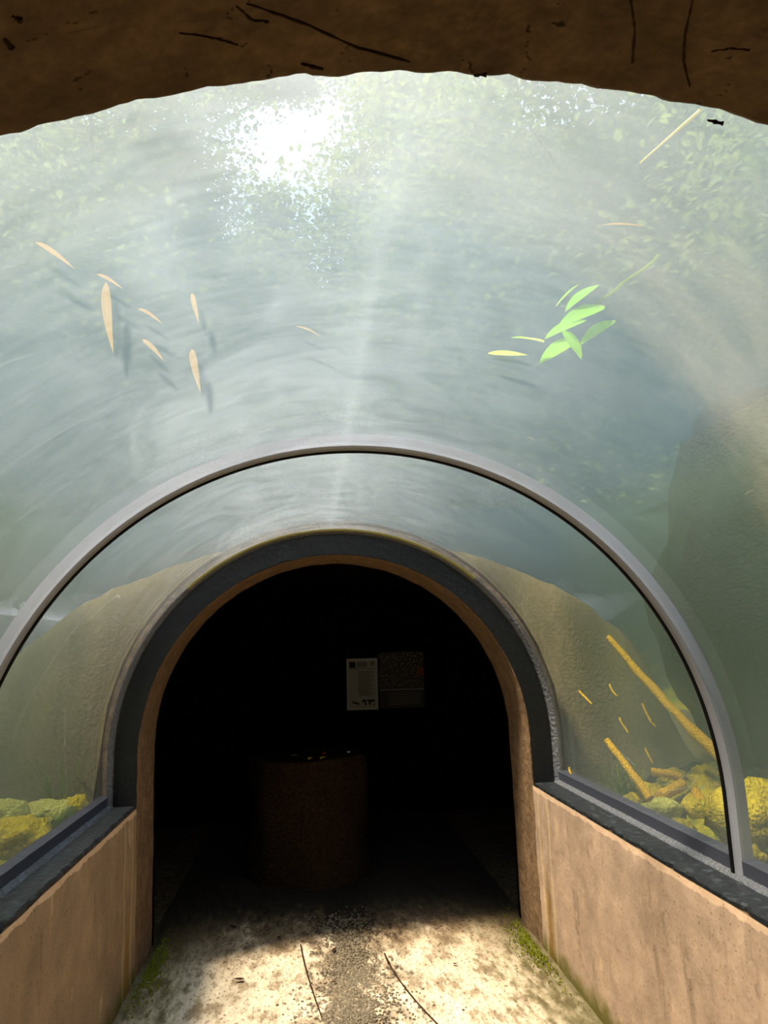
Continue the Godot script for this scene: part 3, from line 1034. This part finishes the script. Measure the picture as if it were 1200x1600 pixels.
# ---------------------------------------------------------------- the dark chamber
func build_room() -> void:
	var zb := -7.2
	# a low vaulted chamber: the arch sweep squashed to an ellipse
	var squash := func(p: Vector3, k: int, _t: float) -> Vector3:
		return p if k in [0, 3] or p.y <= CY else Vector3(p.x, CY + (p.y - CY) * SQ, p.z)
	var squash_all := func(p: Vector3, _k: int, _t: float) -> Vector3:
		return p if p.y <= CY else Vector3(p.x, CY + (p.y - CY) * SQ, p.z)
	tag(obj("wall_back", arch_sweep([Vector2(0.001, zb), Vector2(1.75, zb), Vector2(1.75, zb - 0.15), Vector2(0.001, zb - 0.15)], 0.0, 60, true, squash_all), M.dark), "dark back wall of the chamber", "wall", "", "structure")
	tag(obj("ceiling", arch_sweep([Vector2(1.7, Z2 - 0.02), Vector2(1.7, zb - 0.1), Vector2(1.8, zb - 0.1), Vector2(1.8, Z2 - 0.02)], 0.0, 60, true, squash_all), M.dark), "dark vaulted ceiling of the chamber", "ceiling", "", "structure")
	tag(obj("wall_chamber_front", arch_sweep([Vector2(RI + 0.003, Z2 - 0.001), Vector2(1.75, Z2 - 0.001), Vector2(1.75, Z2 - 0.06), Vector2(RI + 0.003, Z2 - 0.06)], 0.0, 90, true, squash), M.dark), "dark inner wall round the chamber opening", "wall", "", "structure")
	# stump
	var noise := fnl(91, 1.1, 4)
	var t := thing("tree_stump", "thick dark brown stump standing in the dark chamber", "stump", Vector3(-0.155, 0, -5.58))
	var st := begin()
	var rows := []
	for i in 23:
		var y := 0.76 * i / 22.0
		var row := PackedVector3Array()
		for j in 49:
			var a := TAU * (j % 48) / 48
			var r := 0.39 + 0.05 * pow(1.0 - i / 22.0, 4.0) + 0.07 * noise.get_noise_3d(cos(a) * 1.5, y * 1.2, sin(a) * 1.5) + 0.02 * noise.get_noise_3d(cos(a) * 7.0, y * 2.0, sin(a) * 7.0)
			row.append(Vector3(cos(a) * r, y, sin(a) * r))
		rows.append(row)
	sheet(st, rows, 0)
	var ring: PackedVector3Array = rows[22]
	var inner := PackedVector3Array()
	var mid := PackedVector3Array()
	for j in 49:
		mid.append(ring[j] * Vector3(0.6, 1, 0.6) + Vector3(0, 0.015 * noise.get_noise_2d(j % 48, 4.0), 0))
		inner.append(Vector3(0, 0.77, 0))
	obj("bark", done(st), M.stump, t)
	st = begin()
	sheet(st, [ring, mid, inner], 0)
	obj("top", done(st), M.stump, t)
	# posters on the back wall
	var poster := func(called: String, label: String, x0: float, x1: float, y0: float, y1: float, tilt: float, f: Callable) -> void:
		var p := thing(called, label, "sign", Vector3((x0 + x1) / 2, (y0 + y1) / 2, zb + 0.002))
		p.rotation.z = tilt
		var w := x1 - x0
		var h := y1 - y0
		obj("board", box(Vector3(-w / 2, -h / 2, 0), Vector3(w / 2, h / 2, 0.006)), M.board, p)
		var s2 := begin()
		var q := [Vector3(-w / 2, h / 2, 0.0065), Vector3(w / 2, h / 2, 0.0065), Vector3(w / 2, -h / 2, 0.0065), Vector3(-w / 2, -h / 2, 0.0065)]
		quad(s2, q[0], q[1], q[2], q[3])
		var m := mat(Color.WHITE, 0.5, 0.4)
		m.albedo_texture = tex(256, 384, f)
		obj("print", done(s2), m, p)
	M.board = mat(Color(0.35, 0.34, 0.32), 0.7)
	var pn := fnl(95, 0.05, 3)
	poster.call("notice_board", "pale information notice with a small map on the chamber wall", 0.20, 0.485, 0.915, 1.375, -0.015, func(x: int, y: int) -> Color:
		var c := Color(0.80, 0.80, 0.76)
		if x < 16 or x > 240 or y < 14 or y > 370: return Color(0.88, 0.88, 0.86)
		if y > 24 and y < 70 and x > 22 and x < 74: c = Color(0.1, 0.12, 0.1)
		elif y > 24 and y < 62 and x > 84 and x < 170 and (y / 7) % 2 == 0: c = Color(0.15, 0.15, 0.15)
		elif y > 24 and y < 55 and x > 196 and x < 232: c = Color(0.62, 0.55, 0.2)
		elif y > 74 and y < 78: c = Color(0.3, 0.3, 0.28)
		elif y > 90 and y < 280 and x > 92 and (y / 6) % 2 == 0 and x < 210 + 20 * sin(y * 7.0) : c = Color(0.5, 0.5, 0.45)
		elif y > 296:
			for b in [[140, 318, 18, 10], [152, 340, 8, 14], [182, 316, 16, 9], [186, 336, 9, 14], [208, 318, 20, 11], [220, 346, 8, 5], [66, 330, 22, 5], [84, 338, 16, 6], [52, 322, 10, 3]]:
				if pow((x - b[0]) / float(b[2]), 2) + pow((y - b[1]) / float(b[3]), 2) + 0.5 * pn.get_noise_2d(x, y) < 1.0: c = Color(0.12, 0.12, 0.12)
		return c)
	poster.call("picture_board", "darker picture board right of the pale notice", 0.50, 0.915, 0.915, 1.42, -0.015, func(x: int, y: int) -> Color:
		var c := Color(0.26, 0.25, 0.22)
		var v := pn.get_noise_2d(x * 1.3 + 50, y)
		if y < 240: c = c.lerp(Color(0.66, 0.62, 0.5), clampf(v * 1.8, 0, 1))
		if y > 110 and y < 165 and x > 218: c = Color(0.6, 0.33, 0.1)
		if y > 252 and y < 262: c = Color(0.62, 0.6, 0.55)
		elif y > 276 and y < 360 and x > 50 and x < 236 and (y / 8) % 2 == 0: c = Color(0.45, 0.43, 0.4)
		return c)
	# bits lying on the stump
	var bits := [[507, 1186, "orange-red dry leaf standing on the stump", Color(0.85, 0.25, 0.05)], [483, 1212, "yellow dry leaf at the front of the stump top", Color(0.85, 0.6, 0.1)], [501, 1210, "yellow petal beside the front yellow leaf", Color(0.9, 0.65, 0.15)], [454, 1197, "pale dry leaf at the left of the stump top", Color(0.7, 0.6, 0.35)], [545, 1192, "whitish curled leaf at the right of the stump top", Color(0.85, 0.82, 0.75)]]
	for i in bits.size():
		var b: Array = bits[i]
		var m := mat(b[3], 0.8)
		var o := obj("dry_leaf", leaf(0.06, 0.03, 0.3, 0.5, 6), m)
		var d := look(b[0], b[1])
		var z := -5.24 if b[1] > 1205 else -5.45
		var y := 1.4724 + d.y / -d.z * -z
		o.position = Vector3(-0.1365 + d.x / -d.z * -z, maxf(y, 0.765), z)
		o.rotation = Vector3(0, rng.randf() * TAU, 0.4)
		tag(o, b[2], "leaf")

# ---------------------------------------------------------------- things on the floor
func on_floor(x: float, y: float) -> Vector3:
	var d := look(x, y)
	var t := -1.4724 / d.y
	return Vector3(-0.1365 + d.x * t, 0.003, d.z * t)

func build_litter() -> void:
	# loose grit along the dark streak
	var st := begin()
	var mm := MultiMesh.new()
	mm.transform_format = MultiMesh.TRANSFORM_3D
	mm.mesh = rock(Vector3(0.006, 0.003, 0.005), 5, 0.3, 8)
	mm.instance_count = 2600
	for i in 2600:
		var z := -3.2 - 1.35 * pow(rng.randf(), 1.3) - 0.1 * absf(rng.randfn())
		var x := 0.03 + rng.randfn() * 0.085 * (1.0 + 0.4 * sin(z * 5.0))
		var k := rng.randf_range(0.4, 1.3)
		mm.set_instance_transform(i, Transform3D(Basis.from_euler(Vector3(0, rng.randf() * TAU, 0)).scaled(Vector3.ONE * k), Vector3(x, 0.002, z)))
	var g := MultiMeshInstance3D.new()
	g.name = "gravel"
	g.multimesh = mm
	g.material_override = M.gravel
	add_child(g)
	tag(g, "loose pale grit along the dark streak of the floor", "gravel", "", "stuff")
	# two thin twigs
	var twigs := [[[470, 1478], [476, 1520], [503, 1592], "thin curved twig lying left of the dark floor streak"], [[601, 1492], [617, 1535], [684, 1603], "thin curved twig with a bud, right of the dark floor streak"]]
	for i in 2:
		var w: Array = twigs[i]
		st = begin()
		var a := on_floor(w[0][0], w[0][1])
		var b := on_floor(w[1][0], w[1][1])
		var c := on_floor(w[2][0], w[2][1])
		var pts := []
		for k in 17:
			var t := k / 16.0
			pts.append(a.lerp(b, t).lerp(b.lerp(c, t), t) + Vector3(0, 0.003, 0))
		if i == 1:
			tube(st, pts.slice(0, 4), 0.002, 0.007, 6)
		tube(st, pts, 0.004, 0.0028, 6, 0.15, i)
		tag(obj("twig", done(st), M.brown_leaf), w[3], "twig")
	var bits := [[369, 1453, 0.05, "dark curled leaf farthest back on the left of the floor"], [432, 1466, 0.045, "dark leaf scrap close to the end of the left twig"], [382, 1533, 0.05, "dark leaf scrap in the bright left patch of floor"], [492, 1491, 0.028, "small dark scrap beside the tip of the left twig"], [520, 1490, 0.04, "round brown leaf at the near edge of the dark streak"], [527, 1537, 0.03, "dark scrap inside the dark streak nearest the camera"], [437, 1435, 0.04, "dark leaf scrap in front of the stump"], [707, 1508, 0.03, "dark scrap on the right half of the floor"]]
	for b in bits:
		var o := obj("leaf_scrap", leaf(b[2], b[2] * 0.5, -0.2, 0.4, 5), M.brown_leaf)
		o.position = on_floor(b[0], b[1]) + Vector3(0, 0.004, 0)
		o.rotation.y = rng.randf() * TAU
		tag(o, b[3], "leaf")
	# moss in the two corners
	for c in [[240, 1510, -1.0, "mossy tuft in the left corner of the floor"], [828, 1470, 1.0, "green mossy tuft at the foot of the right wall"]]:
		var p := on_floor(c[0], c[1])
		p.x = c[2] * (RI - 0.03)
		st = begin()
		for k in 420:
			var q := p + Vector3(-c[2] * absf(rng.randfn()) * 0.045, 0, 0.08 + rng.randfn() * 0.2)
			var tip := q + Vector3(rng.randf_range(-0.012, 0.012), rng.randf_range(0.004, 0.018), rng.randf_range(-0.012, 0.012))
			tube(st, [q, q.lerp(tip, 0.5) + Vector3(0.002, 0, 0), tip], 0.003, 0.001, 4)
		tag(obj("moss", done(st), M.moss), c[3], "moss", "", "stuff")
